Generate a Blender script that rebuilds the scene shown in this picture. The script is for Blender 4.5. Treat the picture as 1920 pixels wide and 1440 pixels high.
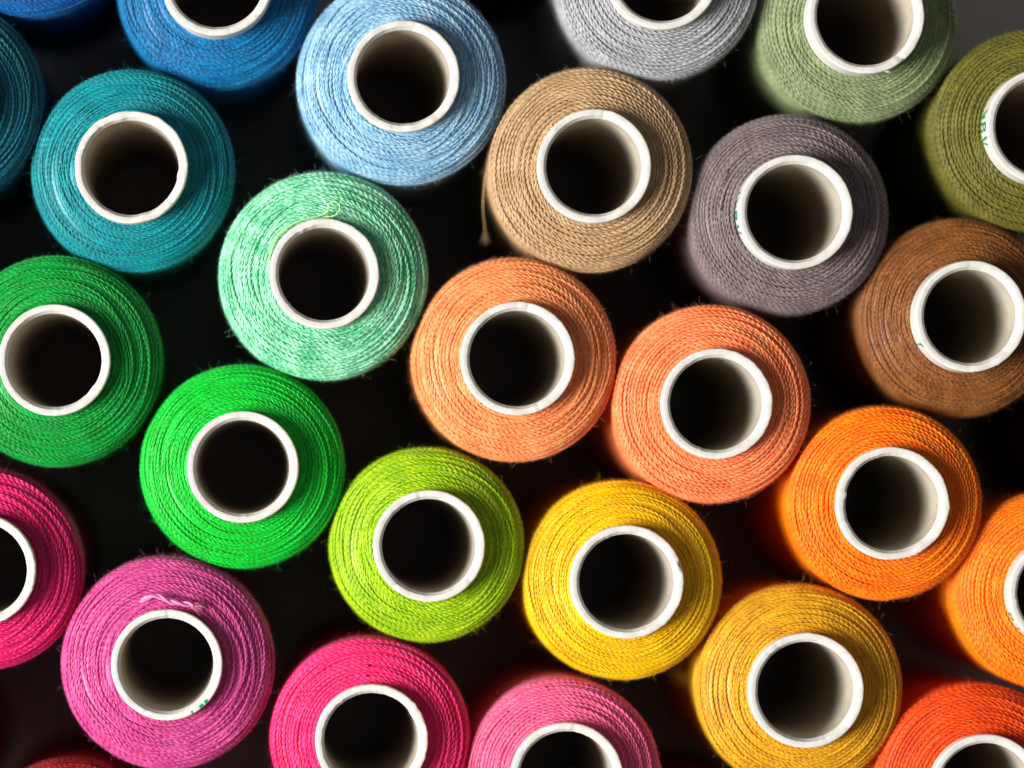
import bpy, math
import numpy as np
from math import pi, radians, sin, cos

# ------------------------------------------------------------------ set-up
scene = bpy.context.scene
for o in list(bpy.data.objects):
    bpy.data.objects.remove(o)
col = scene.collection
MM = 0.001
PX = 0.05 * MM              # one photo pixel on the plane of the spool tops (1920 px = 96 mm)
H = 44 * MM                 # height of a spool
NADIR = (470, 850)          # photo pixel straight below the lens
DIST = 330 * MM


def at(px, py):
    """photo pixel -> x, y on the plane of the spool tops"""
    return (px - 960) * PX, (720 - py) * PX


# camera: looks straight down, shifted lens
cx, cy = at(*NADIR)
cam = bpy.data.cameras.new('camera')
camera = bpy.data.objects.new('camera', cam)
col.objects.link(camera)
camera.location = (cx, cy, H + DIST)
cam.sensor_width = 36
cam.lens = 36 * DIST / (1920 * PX)
cam.shift_x = -cx / (1920 * PX)
cam.shift_y = -cy / (1920 * PX)
cam.clip_start = 0.01
cam.clip_end = 20
cam.dof.use_dof = True
cam.dof.focus_distance = DIST + 1.2 * MM
cam.dof.aperture_fstop = 6.3
scene.camera = camera

# world: a dim, faintly cool studio
world = bpy.data.worlds.new('World')
scene.world = world
world.use_nodes = True
bg = world.node_tree.nodes['Background']
bg.inputs['Color'].default_value = (0.96, 0.97, 1.0, 1)
bg.inputs['Strength'].default_value = 0.125


def area(name, az, el, dist, size, power, color, target=(0, 0, H)):
    d = bpy.data.lights.new(name, 'AREA')
    d.shape = 'DISK'
    d.size = size
    d.energy = power
    d.color = color
    o = bpy.data.objects.new(name, d)
    col.objects.link(o)
    a, e = radians(az), radians(el)
    v = np.array([cos(a) * cos(e), sin(a) * cos(e), sin(e)])
    o.location = np.array(target) + v * dist
    from mathutils import Vector
    o.rotation_euler = Vector(v).to_track_quat('Z', 'Y').to_euler()
    return o


area('key_softbox', 191, 37, 1.0, 0.50, 21.5, (1.0, 0.975, 0.935))

scene.view_settings.view_transform = 'Standard'
scene.view_settings.look = 'None'
scene.view_settings.exposure = 0
scene.view_settings.gamma = 1
scene.render.engine = 'CYCLES'
scene.cycles.max_bounces = 10
scene.cycles.diffuse_bounces = 6

# ------------------------------------------------------------------ helpers


def mesh_from(name, verts, faces, smooth=True):
    """verts (n,3) array, faces (m,4) or (m,3) array"""
    me = bpy.data.meshes.new(name)
    verts = np.asarray(verts, dtype=np.float32)
    faces = np.asarray(faces, dtype=np.int32)
    k = faces.shape[1]
    me.vertices.add(len(verts))
    me.vertices.foreach_set('co', verts.ravel())
    me.loops.add(faces.size)
    me.loops.foreach_set('vertex_index', faces.ravel())
    me.polygons.add(len(faces))
    me.polygons.foreach_set('loop_start', np.arange(0, faces.size, k, dtype=np.int32))
    me.polygons.foreach_set('loop_total', np.full(len(faces), k, dtype=np.int32))
    me.update(calc_edges=True)
    me.polygons.foreach_set('use_smooth', np.full(len(faces), smooth, dtype=bool))
    return me


class Soup:
    """collects quad strips into one mesh"""

    def __init__(self):
        self.v, self.f, self.n = [], [], 0

    def grid(self, g, wrap_u=False, wrap_v=False):
        """g (nu,nv,3) grid of points -> quads"""
        nu, nv = g.shape[:2]
        idx = np.arange(nu * nv).reshape(nu, nv) + self.n
        if wrap_u:
            idx = np.vstack([idx, idx[:1]])
        if wrap_v:
            idx = np.hstack([idx, idx[:, :1]])
        f = np.stack([idx[:-1, :-1], idx[1:, :-1], idx[1:, 1:], idx[:-1, 1:]], -1).reshape(-1, 4)
        self.v.append(g.reshape(-1, 3))
        self.f.append(f)
        self.n += nu * nv

    def tube(self, c, nrm, bin_, rad, sides):
        """c (n,3) centres, frames, rad scalar or (n,)"""
        a = np.arange(sides) * 2 * pi / sides
        rad = np.broadcast_to(np.asarray(rad, dtype=float), (len(c),))
        g = c[:, None, :] + rad[:, None, None] * (np.cos(a)[None, :, None] * nrm[:, None, :]
                                                  + np.sin(a)[None, :, None] * bin_[:, None, :])
        self.grid(g, wrap_v=True)

    def mesh(self, name):
        return mesh_from(name, np.vstack(self.v), np.vstack(self.f))


def unit(a):
    return a / np.maximum(np.linalg.norm(a, axis=-1, keepdims=True), 1e-12)


def frames(c):
    """rough frames along a free polyline"""
    t = unit(np.gradient(c, axis=0))
    up = np.tile(np.array([0.13, 0.21, 0.97]), (len(c), 1))
    b = unit(np.cross(t, up))
    return np.cross(b, t), b


def smooth_noise(rng, x, freqs, amp):
    """sum of sines along x"""
    out = np.zeros_like(x)
    for f in freqs:
        out += rng.normal() * np.sin(f * x + rng.uniform(0, 2 * pi))
    return amp * out / math.sqrt(len(freqs))


def obj(name, me, mat, parent=None, loc=(0, 0, 0), rotz=0.0):
    o = bpy.data.objects.new(name, me)
    col.objects.link(o)
    o.location = loc
    o.rotation_euler = (0, 0, rotz)
    if parent:
        o.parent = parent
    if mat:
        if len(me.materials) == 0:
            me.materials.append(None)
        o.material_slots[0].link = 'OBJECT'
        o.material_slots[0].material = mat
    return o


# ------------------------------------------------------------------ materials


def new_mat(name):
    m = bpy.data.materials.new(name)
    m.use_nodes = True
    nt = m.node_tree
    return m, nt, nt.nodes['Principled BSDF']


def node(nt, kind, **kw):
    n = nt.nodes.new(kind)
    for k, v in kw.items():
        if k in n.inputs:
            n.inputs[k].default_value = v
        else:
            setattr(n, k, v)
    return n


def lin(c):
    """sRGB 0..255 -> linear"""
    return tuple((x / 255 / 12.92) if x / 255 <= 0.04045 else ((x / 255 + 0.055) / 1.055) ** 2.4 for x in c)


def thread_material(name, rgb, rgb2, fleck=0.35):
    """dyed thread: two close tones mixed by fine noise, lustrous fibres"""
    m, nt, p = new_mat(name)
    tc = node(nt, 'ShaderNodeTexCoord')
    n1 = node(nt, 'ShaderNodeTexNoise', Scale=7000.0, Detail=2.0, Roughness=0.6)
    n2 = node(nt, 'ShaderNodeTexNoise', Scale=420.0, Detail=1.0)
    # coordinates that follow the turns, so that the fibre flecks lie along the thread
    sx = node(nt, 'ShaderNodeSeparateXYZ')
    nt.links.new(tc.outputs['Object'], sx.inputs[0])
    at2 = node(nt, 'ShaderNodeMath', operation='ARCTAN2')
    nt.links.new(sx.outputs['Y'], at2.inputs[0])
    nt.links.new(sx.outputs['X'], at2.inputs[1])
    rx = node(nt, 'ShaderNodeCombineXYZ')
    nt.links.new(sx.outputs['X'], rx.inputs['X'])
    nt.links.new(sx.outputs['Y'], rx.inputs['Y'])
    rl = node(nt, 'ShaderNodeVectorMath', operation='LENGTH')
    nt.links.new(rx.outputs[0], rl.inputs[0])
    arc = node(nt, 'ShaderNodeMath', operation='MULTIPLY')
    arc.inputs[1].default_value = 0.0016
    nt.links.new(at2.outputs[0], arc.inputs[0])
    cyl = node(nt, 'ShaderNodeCombineXYZ')
    nt.links.new(arc.outputs[0], cyl.inputs['X'])
    nt.links.new(rl.outputs['Value'], cyl.inputs['Y'])
    nt.links.new(sx.outputs['Z'], cyl.inputs['Z'])
    nt.links.new(cyl.outputs[0], n1.inputs['Vector'])
    nt.links.new(tc.outputs['Object'], n2.inputs['Vector'])
    add = node(nt, 'ShaderNodeMath', operation='MULTIPLY_ADD')
    add.inputs[1].default_value = 0.3
    nt.links.new(n2.outputs['Fac'], add.inputs[0])
    half = node(nt, 'ShaderNodeMath', operation='MULTIPLY')
    half.inputs[1].default_value = 0.7
    nt.links.new(n1.outputs['Fac'], half.inputs[0])
    nt.links.new(half.outputs[0], add.inputs[2])
    ramp = node(nt, 'ShaderNodeValToRGB')
    ramp.color_ramp.elements[0].position = 0.5 - fleck / 2
    ramp.color_ramp.elements[1].position = 0.5 + fleck / 2
    ramp.color_ramp.elements[0].color = (*[c * 0.94 for c in lin(rgb2)], 1)
    ramp.color_ramp.elements[1].color = (*lin(rgb), 1)
    nt.links.new(add.outputs[0], ramp.inputs['Fac'])
    nt.links.new(ramp.outputs['Color'], p.inputs['Base Color'])
    p.inputs['Roughness'].default_value = 0.38
    p.inputs['Specular IOR Level'].default_value = 0.38
    p.inputs['Sheen Weight'].default_value = 0.08
    p.inputs['Sheen Roughness'].default_value = 0.4
    bump = node(nt, 'ShaderNodeBump', Strength=0.6, Distance=0.045 * MM)
    nt.links.new(n1.outputs['Fac'], bump.inputs['Height'])
    nt.links.new(bump.outputs['Normal'], p.inputs['Normal'])
    return m


def fuzz_material(name, rgb):
    m, nt, p = new_mat(name)
    p.inputs['Base Color'].default_value = (*lin(rgb), 1)
    p.inputs['Roughness'].default_value = 0.5
    return m


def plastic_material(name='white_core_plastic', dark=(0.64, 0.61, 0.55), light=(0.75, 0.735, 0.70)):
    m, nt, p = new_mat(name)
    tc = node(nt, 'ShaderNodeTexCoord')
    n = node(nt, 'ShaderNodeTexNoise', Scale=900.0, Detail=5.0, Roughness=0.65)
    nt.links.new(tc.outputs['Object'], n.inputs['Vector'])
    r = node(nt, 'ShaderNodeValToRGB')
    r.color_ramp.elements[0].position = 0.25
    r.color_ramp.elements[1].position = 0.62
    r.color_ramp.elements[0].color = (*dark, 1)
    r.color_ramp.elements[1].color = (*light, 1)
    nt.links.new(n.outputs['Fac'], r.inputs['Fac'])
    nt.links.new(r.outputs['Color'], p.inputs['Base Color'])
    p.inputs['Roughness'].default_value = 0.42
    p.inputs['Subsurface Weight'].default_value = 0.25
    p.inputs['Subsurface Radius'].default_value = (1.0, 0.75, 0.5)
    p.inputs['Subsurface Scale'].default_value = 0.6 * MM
    n3 = node(nt, 'ShaderNodeTexNoise', Scale=2600.0, Detail=4.0)
    nt.links.new(tc.outputs['Object'], n3.inputs['Vector'])
    b = node(nt, 'ShaderNodeBump', Strength=0.35, Distance=0.05 * MM)
    nt.links.new(n3.outputs['Fac'], b.inputs['Height'])
    nt.links.new(b.outputs['Normal'], p.inputs['Normal'])
    return m


def table_material():
    m, nt, p = new_mat('dark_table')
    tc = node(nt, 'ShaderNodeTexCoord')
    n = node(nt, 'ShaderNodeTexNoise', Scale=300.0, Detail=6.0)
    nt.links.new(tc.outputs['Object'], n.inputs['Vector'])
    r = node(nt, 'ShaderNodeValToRGB')
    r.color_ramp.elements[0].color = (0.43, 0.385, 0.365, 1)
    r.color_ramp.elements[1].color = (0.50, 0.455, 0.435, 1)
    nt.links.new(n.outputs['Fac'], r.inputs['Fac'])
    nt.links.new(r.outputs['Color'], p.inputs['Base Color'])
    p.inputs['Roughness'].default_value = 0.45
    return m


PLASTIC = plastic_material()
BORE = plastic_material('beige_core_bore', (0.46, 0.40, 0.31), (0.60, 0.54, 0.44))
GREEN, _nt, _p = new_mat('green_print')
_p.inputs['Base Color'].default_value = (0.0, 0.30, 0.13, 1)
_p.inputs['Roughness'].default_value = 0.35

# ------------------------------------------------------------------ the table
t = Soup()
gx = np.linspace(-1.5, 1.5, 25)
gy = np.linspace(-1.5, 1.5, 25)
t.grid(np.stack(np.meshgrid(gx, gy, indexing='ij') + [np.zeros((25, 25))], -1))
table = obj('table', t.mesh('table'), table_material())
table['kind'] = 'structure'

# ------------------------------------------------------------------ the winding
RW = 9.75            # mm, widest radius of the winding
LW = 39.5            # mm, length of the winding


def profile(slope0=13, slope1=30, turn=2.4):
    """meridian of the shoulder: r(s), z(s), normal; mm, z = 0 at the inner edge"""
    ds = 0.02
    s = np.arange(0, 60, ds)
    # find where the shoulder must start to bend so that r ends at RW
    lo, hi = 0.5, 8
    for _ in range(40):
        s1 = (lo + hi) / 2
        th = shoulder_angle(s, s1, slope0, slope1, turn)
        r = 4.95 + np.cumsum(np.cos(th)) * ds
        if r[-1] > RW:
            hi = s1
        else:
            lo = s1
    z = -np.cumsum(np.sin(th)) * ds
    return s, r, z, th, s1 + turn


def shoulder_angle(s, s1, a0, a1, turn):
    th = np.radians(a0 + (a1 - a0) * np.clip(s / s1, 0, 1))
    k = np.clip((s - s1) / turn, 0, 1)
    k = k * k * (3 - 2 * k)
    return th + (pi / 2 - th) * k


class Surface:
    def __init__(self, *a):
        self.s, self.r, self.z, self.th, self.s_edge = profile(*a)

    def at(self, s, lift):
        r = np.interp(s, self.s, self.r)
        z = np.interp(s, self.s, self.z)
        th = np.interp(s, self.s, self.th)
        return r + np.sin(th) * lift, z + np.cos(th) * lift, th


def wind(soup, surf, phi, s, lift, width, twist, rng, sides=4, plies=2):
    """lay one plied thread on the surface along phi, s"""
    r, z, th = surf.at(s, lift)
    c = np.stack([r * np.cos(phi), r * np.sin(phi), z], -1)
    nrm = np.stack([np.sin(th) * np.cos(phi), np.sin(th) * np.sin(phi), np.cos(th)], -1)
    tan = unit(np.gradient(c, axis=0))
    b = unit(np.cross(tan, nrm))
    nrm = np.cross(b, tan)
    ln = np.concatenate([[0], np.cumsum(np.linalg.norm(np.diff(c, axis=0), axis=1))])
    tau = 2 * pi * ln / twist + smooth_noise(rng, ln, [0.21, 0.47, 1.1], 0.9)
    a = width * 0.30
    off = width * 0.205
    for k in range(plies):
        q = tau + k * 2 * pi / plies
        ck = c + off * (np.cos(q)[:, None] * nrm * 0.85 + np.sin(q)[:, None] * b)
        rad = a * (1 + smooth_noise(rng, ln, [0.9, 1.7, 3.1, 6.5], 0.055))
        soup.tube(ck, nrm, b, rad, sides)


def winding_mesh(name, seed, style):
    rng = np.random.default_rng(seed)
    if style == 'rows':
        width, twist, surf = 0.36, 1.25, Surface(12, 27, 2.6)
    elif style == 'cross':
        width, twist, surf = 0.33, 1.2, Surface(14, 30, 2.4)
    else:
        width, twist, surf = 0.28, 1.1, Surface(15, 31, 2.3)
    soup = Soup()
    s_end = surf.s_edge + 3.0
    step = twist / 7.0

    def lay(s_from, s_to, pitch, lift0, wob, phi0, lift_amp=0.06):
        turns = abs(s_to - s_from) / pitch
        n = max(12, int(turns * 2 * pi * 7.8 / step))
        u = np.linspace(0, 1, n)
        phi = phi0 + u * turns * 2 * pi
        s = s_from + (s_to - s_from) * u
        s = s + smooth_noise(rng, phi, [0.23, 0.61, 1.3, 2.2, 3.7], wob)
        s = np.maximum(s, 0.0)
        lift = lift0 + smooth_noise(rng, phi, [0.4, 1.2, 2.9, 5.3], lift_amp)
        wind(soup, surf, phi, s, lift, width, twist, rng)
        return phi[-1]

    ph = rng.uniform(0, 6.28)
    if style == 'rows':
        # one orderly layer, row beside row, over a looser one
        ph = lay(0.0, surf.s_edge, width * 2.2, 0.0, 0.12, ph)
        ph = lay(s_end, 0.0, width * 0.97, 0.09, 0.06, ph, 0.035)
        for _ in range(9):
            s0 = rng.uniform(0.2, surf.s_edge - 1)
            lay(s0, s0 + rng.uniform(0.5, 1.6), rng.uniform(1.0, 2.6), 0.19, 0.05, rng.uniform(0, 6.28), 0.03)
    else:
        # criss-cross traverses, each lying over the last
        dense = width * (1.15 if style == 'cross' else 1.2)
        ph = lay(0.0, s_end, dense, 0.02, 0.09, ph, 0.04)
        pitches = [1.4, 2.4, 3.8, 1.6, 4.6, 1.5, 3.0, 5.5, 2.0] if style == 'cross' else [1.2, 1.8, 3.0, 1.4, 3.6, 1.5, 2.6, 4.6, 1.7]
        d = -1
        for i, p in enumerate(pitches):
            p = p * rng.uniform(0.8, 1.25)
            a, b = (s_end - rng.uniform(0, 2.5), 0.0) if d < 0 else (0.0, s_end - rng.uniform(0, 2.5))
            ph = lay(a, b, p, 0.06 + 0.012 * i, 0.22, ph, 0.04)
            d = -d
    # body under the visible turns: shoulder skin, then ridge after ridge of turns down to the lower end
    n_ang = 120
    ang = np.linspace(0, 2 * pi, n_ang, endpoint=False)
    sk = np.concatenate([np.linspace(0, surf.s_edge + 3.5, 40)])
    r1, z1, th = surf.at(sk, 0.045 if style == 'rows' else 0.045)
    z_low = -LW
    zz = np.arange(z1[-1] - 0.1, z_low + 1.5, -width / 3.0)
    rr = RW - 0.16 + 0.17 * np.abs(np.sin((zz - zz[0]) * pi / width)) + rng.normal(0, 0.015, len(zz))
    prof_r = np.concatenate([r1, rr, [RW - 1.2, 4.95]])
    prof_z = np.concatenate([z1, zz, [z_low + 0.3, z_low]])
    g = np.empty((len(prof_r), n_ang, 3))
    slant = np.concatenate([np.zeros(len(sk)), np.ones(len(zz)), np.zeros(2)])
    g[:, :, 0] = prof_r[:, None] * np.cos(ang)
    g[:, :, 1] = prof_r[:, None] * np.sin(ang)
    g[:, :, 2] = prof_z[:, None] + slant[:, None] * (0.12 * np.sin(ang * 3 + prof_z[:, None] * 1.7))
    soup.grid(g, wrap_v=True)
    me = soup.mesh(name)
    me.transform(__import__('mathutils').Matrix.Scale(MM, 4))
    return me, surf


def fuzz_mesh(name, seed, surf, n_long=220, n_short=6500):
    """stray fibres standing off the thread"""
    rng = np.random.default_rng(seed)
    soup = Soup()
    k = 4
    n = n_long + n_short
    for i in range(n):
        long_ = i < n_long
        ln = rng.uniform(0.5, 1.4) if long_ else rng.uniform(0.12, 0.5)
        s = rng.uniform(0.6, surf.s_edge + 6) if rng.random() < 0.45 else rng.normal(surf.s_edge - 0.4, 0.9)
        s = max(s, 0.4)
        ph = rng.uniform(0, 2 * pi)
        r, z, th = surf.at(np.array([s]), np.array([0.12]))
        r, z, th = r[0], z[0], th[0]
        nrm = np.array([sin(th) * cos(ph), sin(th) * sin(ph), cos(th)])
        tan = np.array([-sin(ph), cos(ph), 0]) * (1 if rng.random() < 0.5 else -1)
        d = unit(nrm * rng.uniform(0.25, 1.0) + tan * rng.uniform(0.2, 1.4) + rng.normal(0, 0.3, 3))
        curl = rng.normal(0, 1.15, 3)
        p = np.array([r * cos(ph), r * sin(ph), z])
        pts = [p]
        for j in range(k - 1):
            d = unit(d + curl * 0.45 + rng.normal(0, 0.12, 3))
            p = p + d * ln / (k - 1)
            pts.append(p)
        c = np.array(pts)
        nn, bb = frames(c)
        rad = np.linspace(0.0062, 0.004, k) * (1.0 if long_ else 0.9)
        soup.tube(c, nn, bb, rad, 3)
    me = soup.mesh(name)
    me.transform(__import__('mathutils').Matrix.Scale(MM, 4))
    return me


STYLES = [('rows', 3), ('rows', 11), ('rows', 27), ('cross', 5), ('cross', 8), ('cross', 19), ('fine', 2), ('fine', 14)]
WIND = {}
for i, (st, sd) in enumerate(STYLES):
    me, sf = winding_mesh('thread_winding', sd, st)
    WIND.setdefault(st, []).append((me, sf))
FUZZ = {st: [fuzz_mesh('fuzz', 100 + j + 10 * len(st), v[0][1]) for j in range(1)] for st, v in WIND.items()}

# ------------------------------------------------------------------ the core tube


def tube_mesh(seed, R, wall=0.85, chips=(), rough=0.02):
    """moulded white core: outer wall, rounded rim, inner chamfer, bore; mm -> m; z = 0 is the spool's foot"""
    rng = np.random.default_rng(seed)
    h = H / MM
    n = 192
    a = np.linspace(0, 2 * pi, n, endpoint=False)
    ri = R - wall
    prof = [(R - 0.25, 0.0), (R, 0.3), (R, 6), (R, h - 6), (R, h - 1.5), (R, h - 0.30), (R - 0.02, h - 0.10), (R - 0.05, h - 0.035),
            (R - 0.10, h - 0.005), (R - 0.16, h), (R - wall * 0.66, h - 0.0), (R - wall * 0.72, h - 0.02),
            (R - wall * 0.75, h - 0.10), (R - wall * 0.80, h - 0.26), (ri, h - 0.36), (ri - 0.02, h - 1.0), (ri - 0.03, h - 3), (ri - 0.05, h - 8),
            (ri - 0.05, h - 16), (ri - 0.05, 6), (ri, 0.3), (ri + 0.25, 0.0)]
    pr = np.array(prof)
    g = np.zeros((len(pr), n, 3))
    top = np.exp(-((h - pr[:, 1]) / 0.5) ** 2)          # how far the rim's unevenness reaches down
    low = smooth_noise(rng, a, [1, 2, 3], 0.022)
    fine = np.zeros(n)
    for f in (7, 11, 17, 23, 31, 43, 59):
        fine += rng.normal() * np.sin(f * a + rng.uniform(0, 6.28))
    fine *= rough / 2.6
    rad = pr[:, 0][:, None] + low[None, :] * 1.0 + top[:, None] * fine[None, :]
    zz = pr[:, 1][:, None] + top[:, None] * (smooth_noise(rng, a, [1, 2, 3, 5, 9, 14], 0.035)[None, :])
    inner = (np.arange(len(pr)) >= 9)[:, None]
    nicks = [(rng.uniform(0, 360), rng.uniform(1.5, 4.5), rng.uniform(0.02, 0.06), ('in', 'out', 'top')[int(rng.integers(0, 3))]) for _ in range(7)]
    for ca, cw, depth, side in list(chips) + nicks:                    # angle deg, half-width deg, depth mm, side: 'in', 'out', 'top'
        da = (np.degrees(a) - ca + 180) % 360 - 180
        k = np.clip(1 - (np.abs(da) / cw) ** 2, 0, 1)
        k = k * (0.75 + 0.5 * rng.random(n))
        if side == 'in':
            rad = rad - top[:, None] * inner * k[None, :] * depth
        elif side == 'out':
            rad = rad + top[:, None] * (~inner) * k[None, :] * depth
        else:
            zz = zz - top[:, None] * k[None, :] * depth
            rad = rad + top[:, None] * inner * k[None, :] * depth * 0.8
    g[:, :, 0] = rad * np.cos(a)
    g[:, :, 1] = rad * np.sin(a)
    g[:, :, 2] = zz
    g[..., 2] = np.maximum(g[..., 2], 0)
    s = Soup()
    s.grid(np.concatenate([g, g[:1]], 0), wrap_v=True)
    me = s.mesh('core_tube')
    me.materials.append(PLASTIC)
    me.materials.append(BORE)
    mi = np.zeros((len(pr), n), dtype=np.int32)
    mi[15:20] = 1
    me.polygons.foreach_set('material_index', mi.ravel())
    me.transform(__import__('mathutils').Matrix.Scale(MM, 4))
    return me


def print_mesh(R, polys):
    """a mark printed on the outside of the core; polys of (angle deg, mm below the rim)"""
    s_v, s_f, n = [], [], 0
    for poly in polys:
        p = np.array(poly, dtype=float)
        m = len(p)
        a = np.radians(p[:, 0])
        z = H / MM - p[:, 1]
        rr = R + 0.022 - np.clip((0.42 - p[:, 1]) / 0.42, 0, 1) ** 2 * 0.20
        v = np.stack([rr * np.cos(a), rr * np.sin(a), z], -1)
        s_v.append(v)
        s_f.append([n + i for i in range(m)])
        n += m
    me = bpy.data.meshes.new('printed_mark')
    me.from_pydata((np.vstack(s_v) * MM).tolist(), [], s_f)
    me.update()
    return me


def strokes(a0, parts):
    """short printed strokes: list of (from angle, from depth, to angle, to depth, thickness deg) relative to a0"""
    out = []
    for (u0, d0, u1, d1, w) in parts:
        k = 4
        for i in range(k):
            f0, f1 = i / k, (i + 1) / k
            ua, ub = u0 + (u1 - u0) * f0, u0 + (u1 - u0) * f1
            da, db = d0 + (d1 - d0) * f0, d0 + (d1 - d0) * f1
            if abs(u1 - u0) > abs(d1 - d0) * 8:      # runs round the core: thick in depth
                t_ = w * 0.09
                out.append([(a0 + ua, da - t_ / 2), (a0 + ub, db - t_ / 2), (a0 + ub, db + t_ / 2), (a0 + ua, da + t_ / 2)])
            else:
                out.append([(a0 + ua - w / 2, da), (a0 + ua + w / 2, da), (a0 + ub + w / 2, db), (a0 + ub - w / 2, db)])
    return out


# a few illegible letters, only their upper parts above the thread
LET_V = [(-4.5, 0.5, -2, 3.2, 3), (4, 0.2, -1, 3.2, 2.2)]
LET_B = [(-3.5, 0.6, -3.5, 3.2, 3.6), (-3.5, 0.75, 3, 0.75, 7), (3, 0.7, 3, 1.6, 3.4), (-3.5, 1.8, 3, 1.8, 6), (3.4, 1.9, 3.4, 3.2, 3.4)]
LET_A = [(-5, 0.3, 3, 3.2, 2.6), (-2, 0.9, 5, 3.2, 2.4), (3.5, 1.2, 4.5, 3.2, 3.5)]
LET_I = [(0, 0.5, 0, 3.2, 3.0)]
LET_L = [(-2, 0.4, -2, 3.2, 3.0), (-2, 0.75, 4, 0.75, 6)]

# ------------------------------------------------------------------ the spools
# tube centre px, tube radius px, winding radius px, style, variant, core proud of the thread (mm), thread tones, extras
S = []


def spool(px, py, rt, rw, style, var, proud, rgb, rgb2, label, **kw):
    S.append(dict(px=px, py=py, rt=rt, rw=rw, style=style, var=var, proud=proud, rgb=rgb, rgb2=rgb2, label=label, **kw))


spool(52, -175, 105, 196, 'fine', 0, 1.4, (0, 104, 176), (0, 68, 136), 'royal blue thread spool showing only its edge above the teal spool')
spool(-123, 182, 105, 200, 'fine', 1, 1.4, (0, 108, 126), (0, 76, 96), 'dark petrol teal thread spool left of the brighter teal spool')
spool(407, -38, 105, 192, 'cross', 0, 3.2, (0, 132, 188), (0, 92, 150), 'bright blue thread spool between the teal and the light blue spools')
spool(757, 143, 105, 198, 'cross', 1, 1.5, (172, 210, 230), (98, 156, 196), 'light sky blue thread spool above the mint green spool',
      prints=[(200, LET_I), (212, LET_A), (226, LET_B), (239, LET_I)])
spool(962, -235, 105, 192, 'cross', 2, 1.4, (14, 16, 26), (7, 8, 14), 'black thread spool, barely seen behind the light blue spool')
spool(1243, -52, 107, 194, 'rows', 0, 1.6, (190, 191, 193), (150, 152, 156), 'silver grey thread spool above the beige spool',
      prints=[(252, LET_L), (264, LET_I)])
spool(1625, 29, 109, 191, 'rows', 1, 2.9, (158, 172, 128), (116, 130, 86), 'sage green thread spool above the mauve grey spool', chips=[(-25, 9, 0.10, 'in')],
      tag=True)
spool(1960, 236, 109, 192, 'rows', 2, 2.6, (122, 118, 40), (84, 82, 20), 'olive green thread spool above the brown spool',
      prints=[(166, LET_A), (180, LET_B), (195, LET_V)])
spool(246, 313, 106, 193, 'fine', 0, 1.8, (0, 156, 164), (0, 122, 132), 'teal thread spool with a chipped uneven white core rim',
      chips=[(104, 9, 0.16, 'in'), (-8, 7, 0.14, 'in'), (128, 12, 0.06, 'out'), (60, 8, 0.05, 'out')], rough=0.026)
spool(1115, 311, 107, 194, 'rows', 0, 1.4, (208, 174, 132), (172, 138, 98), 'beige thread spool with a loose thread hanging down its side', tail=True)
spool(1492, 397, 107.5, 190, 'rows', 1, 2.2, (146, 130, 130), (106, 92, 94), 'mauve grey thread spool in neat rows above the coral spool',
      prints=[(160, LET_I), (170, LET_A), (183, LET_B), (198, LET_V)])
spool(1821, 592, 104.5, 190, 'fine', 1, 2.8, (158, 98, 44), (108, 60, 20), 'brown thread spool with green print on its core',
      prints=[(214, LET_B), (226, LET_A), (237, LET_I)])
spool(102, 675, 105, 200, 'fine', 0, 1.2, (0, 170, 66), (0, 132, 40), 'dark emerald green thread spool below the teal spool',
      chips=[(-38, 9, 0.13, 'in'), (-50, 6, 0.08, 'in')])
spool(608, 513, 103.5, 198, 'cross', 2, 1.1, (176, 240, 205), (58, 184, 124), 'pale mint green thread spool with a small loose thread loop', loop=True, fleck=0.2,
      chips=[(118, 4, 0.10, 'in'), (-28, 4, 0.08, 'in'), (42, 12, 0.04, 'out')], rough=0.018)
spool(455, 876, 105, 194, 'fine', 1, 1.4, (0, 215, 64), (0, 180, 30), 'bright green thread spool between mint and lavender pink spools',
      prints=[(216, LET_I)], chips=[(-88, 3, 0.08, 'in')])
spool(971, 672, 107, 194, 'cross', 0, 1.3, (255, 172, 112), (238, 128, 66), 'apricot tan thread spool below the beige spool',
      prints=[(232, LET_I)])
spool(1344, 757, 104, 188, 'rows', 2, 1.2, (255, 164, 108), (255, 118, 62), 'coral orange thread spool with a rough core edge',
      chips=[(0, 30, 0.05, 'out'), (203, 8, 0.10, 'out')], rough=0.022)
spool(1674, 944, 106, 184, 'rows', 0, 1.3, (255, 148, 0), (255, 102, 0), 'vivid orange thread spool between coral and brown spools',
      chips=[(170, 5, 0.16, 'in'), (182, 8, 0.06, 'out')], rough=0.022)
spool(-38, 1069, 105, 192, 'cross', 1, 1.5, (240, 36, 124), (206, 12, 90), 'magenta pink thread spool below the dark emerald green spool')
spool(805, 1024, 105, 185, 'cross', 2, 1.5, (180, 214, 10), (132, 182, 0), 'lime green thread spool beside the yellow spool',
      prints=[(176, LET_I), (184, LET_I)])
spool(1176, 1091, 106.5, 189, 'fine', 0, 1.4, (250, 206, 0), (230, 172, 0), 'bright yellow thread spool between lime and golden ochre spools',
      chips=[(20, 16, 0.10, 'top')])
spool(1998, 1112, 106, 190, 'rows', 1, 2.2, (255, 150, 8), (252, 108, 0), 'orange thread spool above the red orange spool',
      prints=[(206, LET_B), (220, LET_I)])
spool(313, 1247, 104.5, 202, 'cross', 0, 1.1, (226, 92, 160), (188, 46, 124), 'lavender pink thread spool with a frayed loose thread end', strand=True,
      rimprints=[(-50, 5), (-43, 4), (-62, 2)])
spool(697, 1389, 106, 190, 'rows', 2, 1.3, (255, 62, 136), (242, 18, 100), 'hot pink thread spool below the lime green spool',
      chips=[(33, 7, 0.17, 'in'), (24, 5, 0.08, 'in')], rough=0.018)
spool(1063, 1461, 106, 185, 'rows', 0, 1.3, (250, 120, 164), (226, 78, 128), 'rose pink thread spool below the yellow spool')
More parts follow.
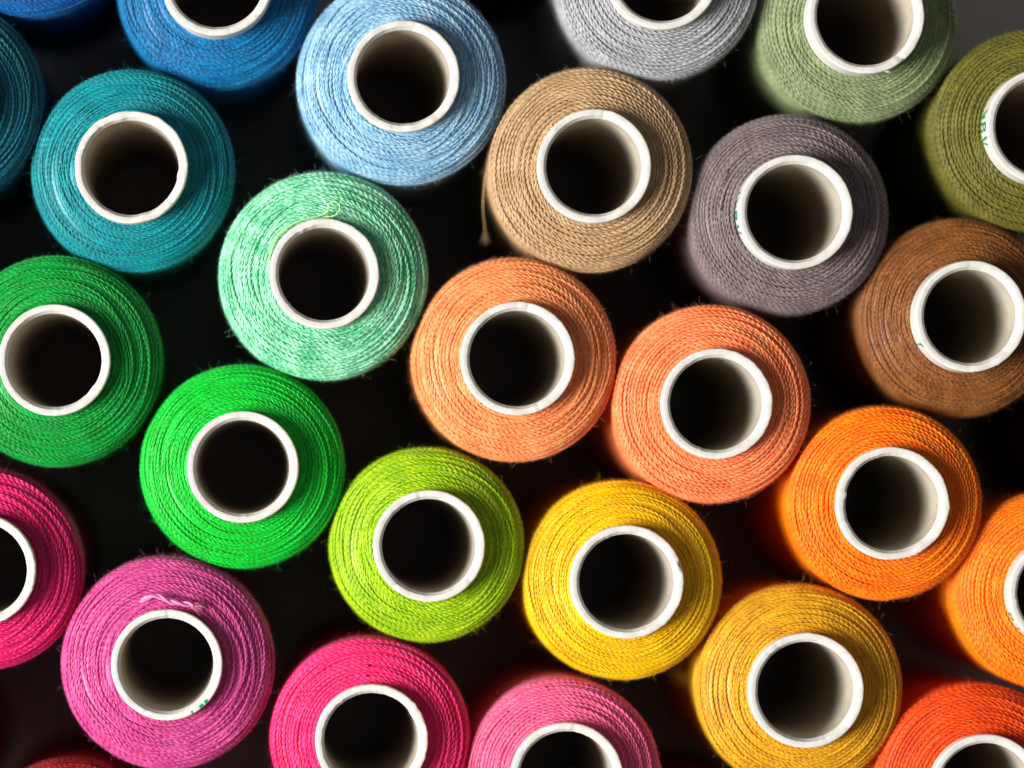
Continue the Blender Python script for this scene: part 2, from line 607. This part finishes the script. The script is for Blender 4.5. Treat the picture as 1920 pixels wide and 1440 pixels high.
spool(1512, 1295, 108, 195, 'fine', 1, 1.5, (240, 184, 34), (204, 138, 10), 'golden ochre thread spool below the vivid orange spool',
      chips=[(88, 5, 0.05, 'out')], prints=[(214, LET_I)])
spool(1850, 1484, 107, 195, 'rows', 1, 1.4, (246, 92, 12), (220, 56, 2), 'red orange thread spool beside the golden ochre spool')
spool(128, 1622, 105, 190, 'fine', 0, 1.4, (168, 22, 14), (128, 10, 8), 'dark red thread spool peeking out below the lavender pink spool')
spool(-215, 1432, 105, 190, 'cross', 1, 1.4, (150, 10, 10), (110, 4, 6), 'deep crimson thread spool at the frame edge below the magenta spool')

# unseen spools added outside the frame to shade the table, continuing the array
spool(-258, 478, 105, 192, 'cross', 1, 1.4, (70, 90, 150), (46, 62, 116), 'slate blue thread spool added out of view between dark petrol teal and magenta pink spools')
spool(-398, 869, 105, 192, 'rows', 1, 1.4, (120, 60, 130), (88, 36, 96), 'plum purple thread spool added out of view left of the magenta pink spool')
spool(-560, 1232, 105, 192, 'fine', 1, 1.4, (110, 40, 60), (80, 22, 40), 'burgundy thread spool added out of view left of the deep crimson spool')
spool(2176, 795, 105, 192, 'cross', 0, 1.4, (90, 46, 24), (60, 28, 12), 'chocolate brown thread spool added out of view beside the lighter brown spool')
spool(1372, 1660, 105, 192, 'cross', 2, 1.4, (190, 30, 30), (150, 14, 14), 'scarlet thread spool added out of view below the golden ochre spool')
spool(540, 1754, 105, 192, 'rows', 0, 1.4, (120, 20, 60), (90, 8, 40), 'wine red thread spool added out of view below the hot pink spool')
spool(2360, 1300, 105, 192, 'cross', 0, 1.4, (110, 18, 18), (78, 8, 10), 'maroon thread spool added out of view beside the orange and red orange spools')

GROUP = 'thread spools standing upright on the dark table'
rngm = np.random.default_rng(77)
for d in S:
    x, y = at(d['px'], d['py'])
    root = bpy.data.objects.new('thread_spool', None)
    col.objects.link(root)
    root.empty_display_size = 0.005
    root.location = (x, y, 0)
    root['label'] = d['label']
    root['category'] = 'thread spool'
    root['group'] = GROUP
    R = d['rt'] * 0.05
    cname = d['label'].split(' thread spool')[0].replace(' ', '_')
    tm = thread_material(cname + '_thread', d['rgb'], d['rgb2'], d.get('fleck', 0.24))
    fm = fuzz_material(cname + '_fibre', tuple(min(255, c * 0.8 + 45) for c in d['rgb']))
    # core
    core = obj('core_tube', tube_mesh(int(abs(d['px'] * 3 + d['py'])), R, wall=0.83, chips=d.get('chips', ()), rough=d.get('rough', 0.011)), None, root)
    # thread
    me, surf = WIND[d['style']][d['var'] % len(WIND[d['style']])]
    yaw = rngm.uniform(0, 2 * pi)
    top_z = H - d['proud'] * MM
    k = d['rw'] * 0.05 * 1.010 / (RW + 0.33)
    w = obj('thread_winding', me, tm, root, (0, 0, top_z), yaw)
    w.scale = (k, k, 1)
    f = obj('fuzz', FUZZ[d['style']][0], fm, root, (0, 0, top_z), rngm.uniform(0, 2 * pi))
    f.scale = (k, k, 1)
    f['kind'] = 'stuff'
    # green print on the core
    dp = 0.0 if d['label'].startswith(('olive', 'brown')) else 0.4
    for a0, parts in d.get('prints', ()):
        pm = obj('printed_mark', print_mesh(R, strokes(a0, [(u0, d0 + dp, u1, d1 + dp, w_ * 0.85) for (u0, d0, u1, d1, w_) in parts])), GREEN, core)
    for a0, wdt in d.get('rimprints', ()):
        s = Soup()
        aa = np.radians(np.linspace(a0 - wdt / 2, a0 + wdt / 2, 5))
        rr = np.linspace(R - 0.36, R - 0.12, 3)
        s.grid(np.stack([rr[:, None] * np.cos(aa), rr[:, None] * np.sin(aa) + 0.05 * np.sin(rr * 22)[:, None], np.broadcast_to((H / MM + np.array([0.05, 0.05, 0.035]))[:, None], (3, 5))], -1) * MM)
        obj('printed_mark', s.mesh('printed_mark'), GREEN, core)

    def plied(name, pts, width, mat, twist=1.1, fray=0.0):
        """a loose plied thread through points in mm about the spool axis, z from the winding's top"""
        p = np.array(pts, dtype=float)
        tt = np.linspace(0, len(p) - 1, 40 * (len(p) - 1))
        # Catmull-Rom
        pe = np.vstack([2 * p[0] - p[1], p, 2 * p[-1] - p[-2]])
        i = np.minimum(tt.astype(int), len(p) - 2)
        u = (tt - i)[:, None]
        p0, p1, p2, p3 = pe[i], pe[i + 1], pe[i + 2], pe[i + 3]
        c = 0.5 * (2 * p1 + (p2 - p0) * u + (2 * p0 - 5 * p1 + 4 * p2 - p3) * u ** 2 + (3 * p1 - p0 - 3 * p2 + p3) * u ** 3)
        nn, bb = frames(c)
        ln = np.concatenate([[0], np.cumsum(np.linalg.norm(np.diff(c, axis=0), axis=1))])
        s = Soup()
        for kk in range(2):
            q = 2 * pi * ln / twist + kk * pi
            spread = width * 0.225 * (1 + fray * np.clip((ln - ln[-1] * 0.7) / (ln[-1] * 0.3), 0, 1))
            ck = c + spread[:, None] * (np.cos(q)[:, None] * nn + np.sin(q)[:, None] * bb)
            rad = np.full(len(c), width * 0.28)
            rad[-3:] *= np.array([0.85, 0.6, 0.2])
            rad[:3] *= np.array([0.2, 0.6, 0.85])
            s.tube(ck, nn, bb, rad, 6)
        if fray:
            rg = np.random.default_rng(5)
            dirn = unit(c[-1] - c[-8])
            for _ in range(60):
                q0 = c[-1 - int(rg.integers(0, 25))] + rg.normal(0, width * 0.2, 3)
                dd = unit(dirn + rg.normal(0, 0.22, 3))
                cc = q0 + dd * np.linspace(0, rg.uniform(0.5, 1.3), 5)[:, None] + np.linspace(0, 1, 5)[:, None] ** 2 * rg.normal(0, 0.1, 3)
                n2, b2 = frames(cc)
                s.tube(cc, n2, b2, np.linspace(0.03, 0.015, 5), 3)
        m2 = s.mesh(name)
        m2.transform(__import__('mathutils').Matrix.Scale(MM, 4))
        return obj(name, m2, mat, root, (0, 0, top_z))

    def pp(ppx, ppy, z):
        """photo pixel -> mm about this spool's axis"""
        return ((ppx - d['px']) * 0.05, -(ppy - d['py']) * 0.05, z)

    if d.get('loop'):
        lm = thread_material('pale_yellow_green_thread', (200, 232, 172), (170, 206, 120))
        o = plied('loose_thread_loop', [pp(506, 500, .25), pp(507, 470, .35), pp(527, 436, .45), pp(560, 414, .5), pp(598, 404, .55), pp(615, 396, .75), pp(616, 385, .95), pp(624, 378, 1.1),
                                        pp(635, 382, 1.1), pp(637, 393, 1.0), pp(627, 404, .8), pp(606, 406, .6)], 0.2, lm)
        o['label'] = 'small pale yellow green loop of loose thread'
    if d.get('strand'):
        sm = thread_material('pale_pink_thread', (250, 160, 208), (236, 120, 184))
        o = plied('loose_thread_end', [pp(262, 1129, .35), pp(278, 1121, .55), pp(295, 1118, .62), pp(312, 1126, .62), pp(330, 1131, .6), pp(350, 1133, .55), pp(362, 1136, .5)], 0.5, sm, 2.6, 0.5)
        o['label'] = 'frayed pale pink loose thread end'
    if d.get('tail'):
        plied('loose_thread_end', [(-9.3, 1.0, -2.6), (-9.85, -0.2, -3.8), (-10.0, -1.9, -4.8), (-10.0, -3.6, -5.6), (-9.8, -5.0, -6.6), (-9.7, -6.0, -7.2)], 0.15, tm, 1.1, 0.2)
    if d.get('tag'):
        s = Soup()
        c = np.array([pp(1655, 128, 0), pp(1660, 130, 0), pp(1667, 133, 0), pp(1673, 134, 0)])
        c[:, 2] = [-0.6, -0.5, -0.5, -0.65]
        c[:, 2] += d['proud']
        n2, b2 = frames(c)
        s.tube(c, n2, b2, np.array([0.16, 0.17, 0.15, 0.05]), 8)
        m2 = s.mesh('moulding_tag')
        m2.transform(__import__('mathutils').Matrix.Scale(MM, 4))
        obj('moulding_tag', m2, PLASTIC, core, (0, 0, top_z))
